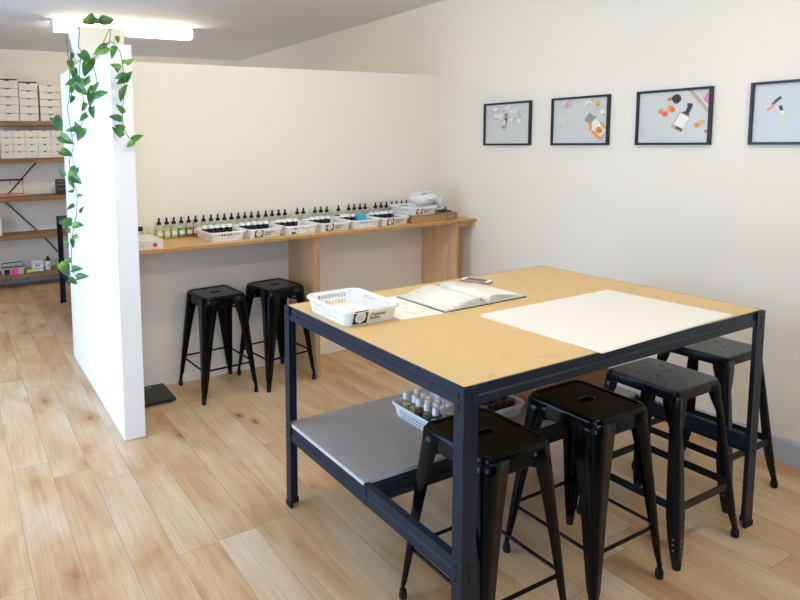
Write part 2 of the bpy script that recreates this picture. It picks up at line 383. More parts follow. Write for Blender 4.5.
# ------------------------------------------------------------------ stools
def flange(sx, sy, cx, cy, a, r, z):
    """rounded L profile with its corner pointing outwards; cx, cy = outer corner"""
    pts = [(a, 0)]
    for i in range(9):
        th = PI/2*i/8
        pts.append((r-r*math.sin(th), r-r*math.cos(th)))
    pts.append((0, a))
    return [(cx-sx*x, cy-sy*y, z) for x, y in pts]
def tolix():
    t = thing('bar_stool', '', 'stool')
    hs, hf, H = .1512, .197, .660
    # seat pan with raised lip, recessed top and a hand slot
    m = MB(); n = 6
    rings = [rrect(.305, .305, .038, .598, n), rrect(.304, .304, .038, .602, n), rrect(.300, .300, .038, .640, n), rrect(.297, .297, .037, .648, n), rrect(.292, .292, .036, .6555, n), rrect(.284, .284, .034, .6595, n), rrect(.276, .276, .032, .6605, n),
             rrect(.266, .266, .029, .6600, n), rrect(.258, .258, .027, .6572, n), rrect(.252, .252, .025, .6560, n), rrect(.248, .248, .024, .6556, n)]
    m.loft(rings, cap0=False, cap1=False)
    # slot ring bridged to the recessed panel
    cnt = 4*(n+1)
    slot = rrect(.066, .020, .0099, .6550, n); lip = rrect(.074, .028, .0135, .6570, n); lipo = rrect(.086, .040, .0195, .6556, n)
    m.loft([rings[-1], rrect(.244, .244, .023, .6556, n), rrect(.092, .046, .0225, .6556, n), lipo, lip, slot, rrect(.064, .018, .0089, .63, n)], cap0=False, cap1=False)
    m.build('seat', STOOL, t, smooth=28, solid=.0018)
    for sx in (-1, 1):
        for sy in (-1, 1):
            m = MB(); rr = []
            for f, a, r in ((0, .100, .038), (.06, .096, .037), (.12, .090, .035), (.18, .083, .032), (.25, .076, .029), (.37, .066, .0245), (.5, .057, .020), (.62, .049, .017), (.75, .041, .014), (.9, .030, .010), (.93, .024, .008), (1, .021, .007)):
                z = .646*(1-f)+.016*f; c = hs*(1-f)+hf*f
                rr.append(flange(sx, sy, sx*c, sy*c, a, r, z))
            m.loft(rr, closed=False)
            # pressed crease down the outer faces
            lg = m.build('leg', STOOL, t, smooth=40, solid=.002)
            k = MB(); kx, ky = sx*(hf-.010), sy*(hf-.010)
            k.lathe([(.012, 0), (.0145, .004), (.0145, .018), (.0125, .034), (.009, .038)], kx, ky, 12)
            k.build('rubber_foot', RUBBER, lg, smooth=40)
    # foot ring rods and cross brace
    zc = .205; c = hs+(hf-hs)*(.646-zc)/.63-.008
    ring = [(-c, -c), (c, -c), (c, c), (-c, c)]
    for i in range(4):
        a, b = ring[i], ring[(i+1) % 4]
        MB().tube([(a[0], a[1], zc), (b[0], b[1], zc)], .0065, 8).build('footrest_bar', STOOL, t, smooth=50)
    zc = .556; c = .146
    m = MB()
    for s in (1, -1): m.tube([(-c, -c*s, zc), (-.05, -.05*s, zc+.018), (.05, .05*s, zc+.018), (c, c*s, zc)], .006, 6)
    m.build('cross_brace', STOOL, t, smooth=50)
    return t
def saddle():
    t = thing('bar_stool', '', 'stool')
    m = MB(); n = 5
    m.loft([rrect(.300, .290, .03, .618, n), rrect(.302, .292, .03, .65, n), rrect(.298, .288, .03, .657, n)], cap0=False, cap1=False, k=2)
    m.loft([rrect(.298, .288, .03, .657, n), rrect(.290, .280, .028, .660, n), rrect(.284, .274, .027, .660, n)], cap0=False, k=0)
    for (x, y, r) in ((-.08, .05, .006), (.0, .07, .005), (.085, .055, .006), (-.045, -.01, .007), (.05, .0, .007), (.0, -.06, .006), (-.1, -.07, .005), (.095, -.06, .005), (-.02, .03, .0035), (.02, .02, .0035), (-.07, .09, .0035), (.06, .1, .0035), (-.11, .0, .0035), (.11, .01, .0035), (-.05, -.1, .0035), (.05, -.1, .0035)):
        m.q([(x+r*math.cos(2*PI*i/10), y+r*math.sin(2*PI*i/10), .6604) for i in range(10)], 1)
    m.build('seat', [STOOL2, SLOT, STOOL2L], t, smooth=40)
    hs, hf = .146, .212
    for sx in (-1, 1):
        for sy in (-1, 1):
            m = MB(); rr = []
            for f, a, r in ((0, .058, .012), (.07, .055, .012), (.14, .044, .012), (.2, .031, .010), (.27, .034, .010), (.5, .039, .010), (.72, .043, .010), (.86, .037, .010), (.95, .027, .008), (1, .022, .007)):
                z = .64*(1-f)+.016*f; c = hs*(1-f)+hf*f
                rr.append(flange(sx, sy, sx*c, sy*c, a, r, z))
            m.loft(rr, closed=False)
            # three rivet holes above the foot on each flange
            for zz in (.07, .09, .11):
                f = (.64-zz)/.624; c = hs*(1-f)+hf*f+.0024
                for ax in (0, 1):
                    p = (lambda a, b: (sx*c, sy*(c-.018)+a, zz+b)) if ax == 0 else (lambda a, b: (sx*(c-.018)+a, sy*c, zz+b))
                    m.q([p(.003*math.cos(2*PI*i/8), .003*math.sin(2*PI*i/8)) for i in range(8)], 1)
            lg = m.build('leg', [STOOL2L, GREYINK], t, smooth=40, solid=.0035)
            k = MB(); kx, ky = sx*(hf-.010), sy*(hf-.010)
            k.lathe([(.012, 0), (.0145, .004), (.0145, .018), (.0125, .034), (.009, .038)], kx, ky, 12)
            k.build('rubber_foot', RUBBER, lg, smooth=40)
    zc = .225; c = hs+(hf-hs)*(.64-zc)/.624-.004
    for s in (-1, 1):
        MB().box(-c, c, s*c-.003, s*c+.003, zc-.016, zc+.016).build('footrest_bar', STOOL2L, t, bevel=.001)
        MB().box(s*c-.003, s*c+.003, -c, c, zc-.016, zc+.016).build('footrest_bar', STOOL2L, t, bevel=.001)
    return t
ST = tolix(); ST.location = (.236, 2.452, 0); ST.rotation_euler.z = .06
ST['label'] = 'left of two black metal stools tucked under the wall bench'; ST['group'] = 'black gloss metal stools'
G1 = 'black gloss metal stools'
dup(ST, (.668, 2.440, 0), .12, 'black metal stool under the wall bench beside the plywood panel', G1)
dup(ST, (.270, .175, 0), -.005, 'glossy black stool half behind the near corner leg of the workbench', G1)
dup(ST, (.793, .180, 0), 0.0, 'glossy black slotted stool standing second from the workbench near corner', G1)
S2 = saddle(); S2.location = (1.285, .192, 0); S2['label'] = 'grey topped stool with dotted holes, next to the glossy slotted stool'; S2['group'] = 'grey topped metal stools'
dup(S2, (1.842, .302, 0), 0, 'grey topped stool furthest right, partly behind the workbench end leg', 'grey topped metal stools')

# ------------------------------------------------------------------ wall bench
ZB, YF = 1.009, 2.251
t = thing('wall_bench', 'long narrow plywood wall bench against the low partition', 'bench', (0, 0, 0))
m = MB(); m.box(WX1, XR, YF, YP, ZB-.020, ZB); m.m = [1, 0, 1, 1, 1, 1]; m.build('worktop', [PLYT, PLYE], t, bevel=.001)
for x in (.905, 2.166):
    m = MB(); m.box(x, x+.018, YF+.018, YP, 0, ZB-.02); m.m = [1, 1, 1, 1, 0, 0]; m.build('side_panel', [PLY, PLYE], t)
MB().box(2.215, XR, YF+.05, YF+.09, ZB-.06, ZB-.02).build('cleat', PLY, t)
MB().box(XR-.03, XR, YF+.02, YP, ZB-.07, ZB-.02).build('cleat', PLY, t)

# ------------------------------------------------------------------ baskets
def basket_mesh(w0, d0, w1, d1, h, cols, rows):
    m = MB()
    nc = 5
    r0 = rrect(w0, d0, .03, .0, nc); 
    m.loft([r0, [(x*.97, y*.97, .001) for x, y, z in r0]], cap0=False, cap1=True)
    def wall(pa, pb, qa, qb, n):
        # pa->pb bottom edge, qa->qb top edge; leave slots out
        pa, pb, qa, qb = map(Vector, (pa, pb, qa, qb)); R_ = rows*2+1; K = n*2+1
        def sk(i, n_): return (i//2 + (.36 if i % 2 else 0))/(n_//2+.36)
        def P(i, j):
            ti = sk(i, K); tj = sk(j, R_)
            return (pa.lerp(pb, ti)).lerp(qa.lerp(qb, ti), tj)
        for i in range(K):
            for j in range(R_):
                if i % 2 == 1 and j % 2 == 1 and 1 <= j <= R_-2 and 2 < i < K-3: continue
                m.q([P(i, j), P(i+1, j), P(i+1, j+1), P(i, j+1)])
    zt = h-.006
    a = rrect(w0, d0, .03, 0, nc); b = rrect(w1-.012, d1-.012, .034, zt, nc)
    L_ = len(a)
    for i in range(L_):
        j = (i+1) % L_
        big = (Vector(a[i])-Vector(a[j])).length > .05
        if big: wall(a[i], a[j], b[i], b[j], cols if abs(a[i][1]-a[j][1]) < .05 else int(cols*1.25))
        else: m.q([a[i], a[j], b[j], b[i]])
    # rolled rim
    m.loft([rrect(w1-.012, d1-.012, .034, zt-.001, nc), rrect(w1-.004, d1-.004, .037, zt+.004, nc), rrect(w1, d1, .038, zt+.001, nc), rrect(w1, d1, .038, zt-.006, nc)], cap0=False, cap1=False)
    return m.mesh('basket_body', WPLAS, None)
BM = basket_mesh(.222, .262, .252, .304, .062, 11, 2)
BM2 = basket_mesh(.222, .262, .252, .304, .062, 13, 3)
def label_mesh(torn=False):
    m = MB(); W_, Hh = .150, .044
    if torn:
        m.q([(0, 0, 0), (.034, 0, 0), (.030, 0, .012), (.012, 0, .010), (0, 0, .014)], 1); return m.mesh('label', [PAPERC, INK])
    m.box(0, W_, 0, .0012, 0, Hh, 0)
    m.box(0, .050, -.0004, .001, 0, Hh, 1)
    m.q([(.025+.019*math.cos(2*PI*i/24), -.0008, .022+.019*math.sin(2*PI*i/24)) for i in range(24)], 0)
    for i in range(3):
        z = .016+.006*i; w = .009+.003*(i % 2)
        m.q([(.025-w, -.001, z), (.025+w, -.001, z), (.025+w, -.001, z+.0012), (.025-w, -.001, z+.0012)], 2)
    Rm = Matrix.Rotation(PI/2, 4, 'X')
    add_text(m, 'Organiser', .0140, Matrix.Translation((.060, -.0006, .0225)) @ Rm, 1, True)
    add_text(m, 'Basket', .0140, Matrix.Translation((.060, -.0006, .0105)) @ Rm, 1, True)
    m.q([(.060, -.0006, .0378), (.072, -.0006, .0378), (.072, -.0006, .0395), (.060, -.0006, .0395)], 2)
    m.q([(.060, -.0006, .0035), (.098, -.0006, .0035), (.098, -.0006, .0045), (.060, -.0006, .0045)], 2)
    return m.mesh('label', [PAPERC, INK, GREYINK])
LM = label_mesh(); LMT = label_mesh(True)
def basket(loc, rz, label, group, lab=1, cat='basket', me=None, ls=1.0):
    t = thing('plastic_basket', label, cat, loc, rz, group)
    obj('basket_body', me or BM, t, solid=.0022)
    if lab:
        o = obj('label', LM if lab == 1 else LMT, t, label='black and cream product label' if lab == 1 else 'black torn label scrap')
        o.location = (-.088, -.1355-.002*(ls-1)*5, .010-.02*(ls-1)); o.scale = (ls, 1, ls); o.rotation_euler = (math.atan2(-.018, .062)*-1*-1, 0, 0)
        o.rotation_euler = (math.atan2(.0195, .062), 0, 0)
    return t
TB = basket((.164, .795, TH+.003), -.02, 'empty white basket with cream organiser label, on workbench corner', None, ls=1.22)
TB.scale = (1.06, 1.06, 1.06)
GB = 'white baskets along the wall bench'
bx = [.278, .548, .820, 1.092, 1.352, 1.612]
blab = ['leftmost white basket on the wall bench, slotted side, no label',
        'labelled white basket second from left on the wall bench',
        'white basket with torn black label scrap on the wall bench',
        'labelled white basket above the first plywood panel on the wall bench',
        'white basket holding a blue packet on the wall bench',
        'labelled white basket next to the brown cardboard box on the bench']
for i, x in enumerate(bx): basket((x, YF+.199, ZB), 0, blab[i], GB, (0, 1, 2, 1, 0, 1)[i], ls=1.2)
# vials in the baskets
def vial():
    t = thing('small_vial', '', 'bottle')
    MB().lathe([(.0165, 0), (.018, .003), (.018, .044), (.010, .052)], 0, 0, 12).build('body', mat('amber_glass', (70, 36, 14), .12), t, smooth=40)
    MB().lathe([(.0205, .034), (.0205, .062), (.020, .063)], 0, 0, 12).build('cap', BCAP, t, smooth=40, label='black screw cap')
    MB().lathe([(.0195, .0625), (.0195, .079), (.017, .082)], 0, 0, 12).build('cap_top', WCAP, t, smooth=40, label='white cap top')
    return t
V0 = vial(); first = True
ORD = ['first', 'second', 'third', 'fourth', 'fifth', 'sixth', 'seventh', 'eighth', 'ninth', 'tenth']
vn = [5, 5, 4, 4, 3, 5]
bn = ['the leftmost bench basket', 'the second bench basket', 'the torn-label bench basket', 'the basket above the plywood panel', 'the basket with the blue packet', 'the basket beside the brown box']
for i, x in enumerate(bx):
    for j in range(vn[i]):
        loc = (x-.095+.044*j, YF+.235, ZB+.003)
        lab = 'white-topped black-capped vial, %s from left in %s' % (ORD[j], bn[i])
        if first: V0.location = loc; V0['label'] = lab; V0['group'] = 'vials in bench baskets'; first = False
        else: dup(V0, loc, 0, lab, 'vials in bench baskets')
BLUE = mat('blue_packet', (74, 178, 214), .5)
m = MB(); m.box(-.042, .042, -.02, .02, 0, .078); o = m.build('packet', BLUE, bevel=.004); o.location = (1.352+.062, YF+.235, ZB+.003); o.rotation_euler.z = .1
tag(o, 'small bright blue packet standing in a white bench basket', 'packet')

# ------------------------------------------------------------------ dropper bottles
def liquid(rgb): return mat('liquid_%d_%d_%d' % rgb, rgb, .1, coat=.4)
def dropper(rgb, cap='black', label=True, lvl=.05):
    t = thing('dropper_bottle', '', 'bottle')
    MB().lathe([(.0205, 0), (.0225, .003), (.0225, .068), (.020, .078), (.0105, .086), (.0105, .094)], 0, 0, 14).build('glass_body', GLASS, t, smooth=40)
    MB().lathe([(.0195, .003), (.0205, .006), (.0205, lvl)], 0, 0, 14).build('liquid', liquid(rgb), t, smooth=40)
    if label:
        m = MB(); n = 8
        pts = lambda r, z: [(r*math.cos(-PI/2+(i/n-.5)*1.9), r*math.sin(-PI/2+(i/n-.5)*1.9), z) for i in range(n+1)]
        m.loft([pts(.0229, .022), pts(.0229, .048)], closed=False); m.build('paper_label', PAPER, t, smooth=60)
    if cap == 'black':
        MB().lathe([(.0140, .093), (.0146, .095), (.0146, .108), (.0100, .111), (.0066, .114), (.0068, .128), (.0055, .135), (.003, .138)], 0, 0, 12).build('dropper_cap', BCAP, t, smooth=40)
    elif cap == 'white':
        MB().lathe([(.0115, .088), (.0120, .090), (.0120, .104), (.007, .107), (.0055, .112), (.0055, .128), (.003, .132)], 0, 0, 12).build('spray_cap', mat('grey_white_cap', (214, 214, 208), .3), t, smooth=40)
    return t
PY = (232, 222, 140); PG = (120, 186, 70); PO = (214, 140, 70); PC = (236, 234, 206); PR = (130, 44, 22); PD = (92, 34, 26); PA = (190, 120, 60); PYY = (224, 200, 70); PM = (150, 128, 84)
cname = {PY: 'pale yellow', PG: 'bright green', PO: 'orange', PC: 'nearly clear', PR: 'dark red', PD: 'deep brown-red', PA: 'amber', PYY: 'strong yellow', PM: 'olive brown'}
protos = {}
blist = [(158.7,PY),(166.4,PY),(173.6,PY),(181,PG),(188.5,PA),(195.5,PO),(203.4,PY),(210.8,PC),(217.6,PY),(224.2,PC),(231.3,PY),(238.2,PC),(244.8,PO),(251.3,PY),(258.2,PM),(265.7,PY),(272,PY),(278.6,PC),(284.8,PR),(290.8,PC,'white'),(297.2,PC),(303.3,PY),(309.5,PC,'white'),(314.9,PY),(320.8,PYY),(326.8,PY),(332.6,PC,'white'),(338.4,PD),(343.6,PC,'none'),(348.8,PC),(354.2,PO),(360,PC),(365.1,PM),(370.3,PC,'white'),(375.5,PC),(381,PC),(386.4,PM),(391.8,PC),(396.6,PY),(401.4,PC),(406.4,PC)]
YBT = 2.640
def nth(n):
    return '%d%s' % (n, 'th' if 10 < n % 100 < 14 else {1: 'st', 2: 'nd', 3: 'rd'}.get(n % 10, 'th'))
for i, b in enumerate(blist):
    px, rgb = b[0], b[1]; cap = b[2] if len(b) > 2 else 'black'
    z = 216-(px-158)*.07
    p = ony(px, z, YBT)
    key = (rgb, cap)
    what = {'black': 'black-capped dropper bottle', 'white': 'pale-capped spray bottle', 'none': 'open bottle'}[cap]
    lab = '%s of %s liquid, %s from left along the bench' % (what, cname[rgb], nth(i+1))
    loc = (p.x, YBT, ZB)
    if key not in protos:
        protos[key] = dropper(rgb, cap, True, .062 if rgb != PC else .056); q = protos[key]; q.location = loc; q['label'] = lab; q['group'] = 'dropper bottles at the back of the bench'
    else: dup(protos[key], loc, 0, lab, 'dropper bottles at the back of the bench')
# clear jars at the far left end
for i, px in enumerate((144.5, 151.5)):
    p = ony(px, 225, YBT)
    t = thing('glass_jar', ['clear empty glass jar behind the white box with pink dot', 'clear glass jar beside the first pale yellow dropper bottle'][i], 'jar', (p.x-.005, YBT-.01, ZB), 0, 'clear jars at the bench end')
    MB().lathe([(.020, 0), (.0225, .004), (.0225, .066), (.019, .075), (.019, .086), (.021, .088)], 0, 0, 16).build('glass_body', GLASS, t, smooth=40)
    MB().lathe([(.019, .003), (.0205, .005), (.0205, .03)], 0, 0, 16).build('liquid', liquid(PY), t, smooth=40)
p = ony(139.5, 228, 2.57)
t = thing('screw_cap_jar', 'clear jar with black screw cap at the wing wall end of the bench', 'jar', (p.x, 2.57, ZB))
MB().lathe([(.022, 0), (.024, .004), (.024, .068), (.018, .076)], 0, 0, 16).build('glass_body', GLASS, t, smooth=40)
MB().lathe([(.020, .003), (.0215, .005), (.0215, .05)], 0, 0, 16).build('liquid', liquid(PC), t, smooth=40)
MB().lathe([(.0195, .074), (.0205, .076), (.0205, .098), (.019, .1)], 0, 0, 16).build('screw_cap', BCAP, t, smooth=40)
# white box with pink dot
t = thing('white_box', 'low white carton with round pink sticker on the bench end', 'box', (-.268, 2.40, ZB))
MB().box(-.105, .105, -.13, .125, 0, .056).build('carton', CARD, t, bevel=.003)
m = MB(); m.q([(.055+.0135*math.cos(2*PI*i/20), -.1307, .026+.0135*math.sin(2*PI*i/20)) for i in range(20)], 0); m.build('pink_sticker', PINK, t, solid=.0006)
m = MB(); m.box(-.08, -.02, -.06, -.03, .056, .0575); m.build('yellow_note', YEL, t)
m = MB(); m.box(-.09, .0, -.1306, -.13, .024, .0255); m.build('printed_line', GREYINK, t)
# kraft box with basket and plastic bag on top
t = thing('cardboard_box', 'flat brown cardboard box at the right end of the bench', 'box', (1.985, 2.47, ZB))
MB().box(-.225, .225, -.155, .155, 0, .050).build('carton', KRAFT, t, bevel=.003)
m = MB(); m.box(.115, .205, -.1562, -.155, .006, .043, 0); m.box(.121, .199, -.1568, -.156, .010, .039, 1); m.build('end_panel', [mat('kraft_dark', (120, 88, 54), .8), KRAFT], t, label='brown panel with dark outline')
KT = ZB+.050
MB().box(-.225, .225, -.155, .155, .0501, .055).build('lid', mat('grey_lid', (120, 118, 112), .7), t, label='grey sheet on the box')
KT += .0055
basket((1.895, 2.465, KT), .0, 'labelled white basket stacked on the flat brown cardboard box', None, ls=1.15)
# plastic bag
def blob(name, mats, dims, amp, seed, n=14, mm=22):
    rnd = random.Random(seed); ph = [rnd.uniform(0, 6.28) for _ in range(12)]
    m = MB(); rings = []
    for i in range(n+1):
        th = PI*i/n*.98+.01
        ring = []
        for j in range(mm):
            a = 2*PI*j/mm
            r = 1+amp*(math.sin(3*a+ph[0]+2*th)+.7*math.sin(5*a+ph[1]-3*th)+.6*math.sin(4*th+ph[2]+a)+.5*math.sin(9*a+ph[3]+5*th))
            ring.append((dims[0]*r*math.sin(th)*math.cos(a), dims[1]*r*math.sin(th)*math.sin(a), max(dims[2]*(.55-r*math.cos(th)*.9+.35), 0)))
        rings.append(ring)
    m.loft(rings)
    return m
BAG = mat('milky_plastic', (236, 237, 236), .3, coat=.25, bump=.9, bscale=45)
t = thing('plastic_bag', 'crumpled milky plastic bag with blue print in the stacked basket', 'bag', (2.0, 2.45, KT+.0645))
m = blob('bag', BAG, (.128, .10, .052), .075, 3, 26, 44)
m.v = [(x, y, z-(.058*min(1, (x-.052)/.02)*max(0, 1-z/.085) if x > .052 else 0)) for x, y, z in m.v]
m.build('bag_body', BAG, t, smooth=60)
bo = t.children[0].data
from mathutils.bvhtree import BVHTree
bv = BVHTree.FromPolygons([v.co.copy() for v in bo.vertices], [tuple(p.vertices) for p in bo.polygons])
BL = mat('blue_print', (58, 88, 150), .5); m = MB(); rnd = random.Random(4)
dr = Vector((.1, 1, -.55)).normalized()
for i in range(9):
    x = -.10+.0155*i; hh = rnd.choice((.014, .018, .024)); w = rnd.choice((.006, .009, .011)); pts = []
    for (a, b_) in ((0, 0), (w, 0), (w*1.25, hh), (w*.3, hh)):
        hit = bv.ray_cast(Vector((x+a, -.3, .215+b_*1.3+.0016*i)), dr)
        if hit[0] is None: break
        pts.append(hit[0]-dr*.0012)
    if len(pts) == 4: m.q(pts)
m.build('blue_lettering', BL, t, solid=.001)
t = thing('bulb_cap', 'dark grey loose dropper parts on the brown box end', 'bottle part', (2.165, 2.40, KT))
m = MB(); m.box(-.045, .03, -.035, .04, 0, .012, 0); m.lathe([(.014, .0), (.014, .016), (.008, .02), (.008, .034), (.004, .04)], .0, 0, 10, 0); m.lathe([(.012, .0), (.012, .02), (.007, .026)], -.03, -.01, 10, 0)
m.build('caps', mat('dark_grey_plastic', (74, 78, 76), .5), t, smooth=40)
t.name = 'dropper_part'

# ------------------------------------------------------------------ on the workbench
tz = TH+.0024
# loose printed sheet under book
LINES = bpy.data.materials.new('printed_page'); LINES.use_nodes = True
nt = LINES.node_tree; b = nt.nodes['Principled BSDF']; b.inputs['Roughness'].default_value = .6
tc = nt.nodes.new('ShaderNodeTexCoord'); n1 = nt.nodes.new('ShaderNodeTexNoise'); mp = nt.nodes.new('ShaderNodeMapping')
mp.inputs['Scale'].default_value = (60, 14, 1); n1.inputs['Scale'].default_value = 1; n1.inputs['Detail'].default_value = 4
r = nt.nodes.new('ShaderNodeValToRGB'); r.color_ramp.elements[0].position = .36; r.color_ramp.elements[0].color = lin((226, 226, 218)); r.color_ramp.elements[1].position = .5; r.color_ramp.elements[1].color = lin((243, 242, 234))
nt.links.new(tc.outputs['Object'], mp.inputs[0]); nt.links.new(mp.outputs[0], n1.inputs[0]); nt.links.new(n1.outputs['Fac'], r.inputs[0]); nt.links.new(r.outputs[0], b.inputs['Base Color'])
m = MB(); m.prism([(.300, .955), (.285, .628), (.530, .612), (.545, .93)], tz, tz+.0008); o = m.build('paper_sheet', LINES)
tag(o, 'loose printed paper sheet between white basket and open book', 'paper')
# open book
t = thing('open_book', 'open sketch book with dark cover lying on workbench', 'book', (.743, .772, tz), .02)
m = MB(); m.box(-.246, .246, -.152, .152, 0, .0028); m.build('cover', mat('dark_green_cover', (30, 40, 38), .5), t, bevel=.001)
def leaf_curve(side, th, lift):
    pts = []
    for i in range(17):
        s = i/16
        x = side*(.004+.236*s)
        hgt = .003+th*(1-.75*s)+lift*math.sin(PI*min(1, s*1.25)**.62)*(1 if s < .8 else max(0, (1-s)/.2)**.5)*.9
        if s == 0: hgt = .006
        pts.append((x, hgt))
    return pts
for side, th, lift in ((-1, .012, .016), (1, .016, .014)):
    c = leaf_curve(side, th*.55, lift*.45)
    m = MB(); m.loft([[(x, y, z) for x, z in c]+[(x, y, .003) for x, z in reversed(c)] for y in (-.147, .147)])
    m.build('page_block', mat('page_edge', (216, 220, 208), .7, noise=.1, nscale=400), t, smooth=60)
    for k in range(3):
        c = leaf_curve(side, th*(.65+.2*k), lift*(.6+.3*k))
        m = MB(); m.loft([[(x, y+.002*k, z+.0006*k) for x, z in c] for y in (-.147, .147)], closed=False)
        m.build('page', LINES, t, smooth=60, solid=.0005)
# big paper sheets
t = thing('paper_stack', 'two big white paper sheets at the front of the workbench', 'paper', (1.008, .262, tz))
m = MB(); m.prism([(-.424, .243), (-.408, -.268), (.428, -.243), (.398, .268)], 0, .0010); m.build('sheet', PAPER, t)
m = MB(); m.prism([(-.405, .262), (-.412, -.262), (.432, -.238), (.402, .262)], .0016, .0026); m.build('sheet', PAPER, t)
# phone
t = thing('mobile_phone', 'white and copper mobile phone lying near the bench end of workbench', 'phone', (1.030, .963, tz), math.atan2(-.134, .062))
m = MB(); m.prism([(x, y) for x, y, z in rrect(.146, .070, .011, 0, 4)], 0, .0085); m.build('case', mat('copper_case', (178, 120, 92), .35, metal=.4), t, bevel=.0015)
m = MB(); m.prism([(x, y) for x, y, z in rrect(.142, .066, .010, 0, 4)], .0085, .0092); m.build('front_face', WCAP, t)
MB().box(-.050, .050, -.029, .029, .0092, .0096).build('screen', mat('phone_screen', (40, 44, 46), .1), t)
MB().lathe([(.0055, .0092), (.005, .0096)], .061, 0, 12).build('home_button', mat('phone_button', (205, 205, 205), .3), t)

# ------------------------------------------------------------------ lower shelf: baskets, bottles, box
basket((.575, .757, SB), 0, 'white basket of white-capped bottles on the lower shelf', 'white baskets on the lower shelf', 0, me=BM2)
basket((.848, .740, SB), 0, 'white basket of dark clear-capped bottles on the lower shelf', 'white baskets on the lower shelf', 0, me=BM2)
def sbottle(rgb, capm, capn):
    t = thing('plastic_bottle', '', 'bottle')
    MB().lathe([(.0165, 0), (.0185, .003), (.0185, .062), (.016, .074), (.0085, .082), (.0085, .088)], 0, 0, 14).build('bottle_body', GLASS, t, smooth=40)
    MB().lathe([(.0155, .002), (.0174, .004), (.0174, .058)], 0, 0, 14).build('liquid', liquid(rgb), t, smooth=40)
    MB().lathe([(.0128, .081), (.0134, .083), (.0126, .110), (.0105, .1125)], 0, 0, 14).build('cap', capm, t, smooth=40, label=capn)
    return t
L1 = (180, 176, 120); L2 = (112, 60, 62); L3 = (110, 140, 120); L4 = (150, 110, 70); L5 = (170, 190, 180); L6 = (60, 70, 110)
ln = {L1: 'pale olive', L2: 'plum red', L3: 'grey green', L4: 'tan brown', L5: 'clear greenish', L6: 'dark blue'}
capspx = [(404,394,L1),(417,391,L5),(424,395,L1),(415,397,L1),(417,401,L2),(424.5,406,L3),(427.5,402,L5),(429,398,L4),(435,406,L6),(438.5,401,L4),(439.5,414,L5),(446.5,407,L3),(451,410.5,L4)]
used = []; sp = {}
cnt = 0
def place_sb(x, y, rgb, capm, capn, lab, group):
    key = (rgb, capn)
    loc = (x, y, SB+.0035)
    if key not in sp:
        sp[key] = sbottle(rgb, capm, capn); q = sp[key]; q.location = loc; q['label'] = lab; q['group'] = group
    else: dup(sp[key], loc, random.uniform(0, 6), lab, group)
cells = []
for (u, v, rgb) in capspx:
    p = onz(u, v, SB+.108); x, y = p.x, p.y
    x = min(max(x, .475), .655); y = min(max(y, .65), .865)
    cells.append([x, y, rgb])
# push apart bottles that stand too close
for it in range(200):
    for i in range(len(cells)):
        for j in range(i):
            dx, dy = cells[i][0]-cells[j][0], cells[i][1]-cells[j][1]; d = math.hypot(dx, dy) or 1e-4
            if d < .0385:
                k = (.0385-d)/2/d
                cells[i][0] += dx*k; cells[i][1] += dy*k; cells[j][0] -= dx*k; cells[j][1] -= dy*k
    for c in cells: c[0] = min(max(c[0], .487), .663); c[1] = min(max(c[1], .645), .865)
places = ['at the back left rim', 'second along the back of the basket', 'third along the back of the basket', 'behind the plum bottle', 'at the basket left side', 'at the left front', 'in the middle of the basket', 'right of the middle rear', 'in front of the middle', 'near the workbench rail', 'closest to the stool seat', 'by the near leg', 'against the near leg']
for i, (x, y, rgb) in enumerate(cells):
    place_sb(x, y, rgb, WCAP, 'white cap', 'white-capped bottle of %s liquid %s, lower shelf' % (ln[rgb], places[i]), 'white-capped bottles on the lower shelf')
D1 = (96, 22, 18); D2 = (28, 30, 48); D3 = (130, 124, 110); D4 = (60, 28, 22)
ln.update({D1: 'deep red', D2: 'blue black', D3: 'smoky clear', D4: 'dark brown'})
CC = mat('clear_cap', (196, 198, 200), .12)
row = [D3, D2, D4, D1, D1]
for j in range(2):
    for i, rgb in enumerate(row):
        r2 = row[(i+j*2) % 5]
        place_sb(.764+.042*i, .648+.045*j, r2, CC, 'clear grey cap', 'dark bottle of %s liquid, %s from left in the %s row, lower shelf' % (ln[r2], ORD[i], ['front', 'second'][j]), 'clear-capped bottles on the lower shelf')
t = thing('cardboard_carton', 'brown cardboard carton with red print on the lower shelf', 'box', (1.28, .75, SB))
MB().box(-.25, .275, -.15, .15, 0, .36).build('carton', KRAFT, t, bevel=.003)
pr_ = ony(545, 389, .5985); xo, zo = pr_.x-1.28, pr_.z-SB
m = MB()
for i in range(5):
    x = xo-.058+.024*i; m.box(x, x+.017, -.1508, -.15, zo-.012, zo+.012, 0)
m.box(xo-.068, xo+.068, -.1504, -.15, zo-.019, zo+.019, 1)
m.build('red_print', [mat('red_print', (196, 36, 52), .6), PAPER], t)

# ------------------------------------------------------------------ scale on floor
t = thing('bathroom_scale', 'flat black glass scale on the floor beside the wing wall', 'scale', (-.223, 2.527, 0), 0)
m = MB(); m.prism([(x, y) for x, y, z in rrect(.30, .285, .012, 0, 3)], .012, .024); m.build('platform', mat('black_glass', (34, 35, 34), .3, spec=.3), t, bevel=.002)
m = MB(); m.box(-.06, .06, .09, .12, .024, .0244); m.build('display', mat('scale_display', (84, 86, 84), .3), t)
m = MB(); m.q([(.07+.004*math.cos(2*PI*i/10), -.1+.004*math.sin(2*PI*i/10), .0244) for i in range(10)]); m.build('badge', GREYINK, t)
for sx in (-1, 1):
    for sy in (-1, 1): MB().lathe([(.02, 0), (.02, .012)], sx*.11, sy*.1, 12).build('foot', RUBBER, t)

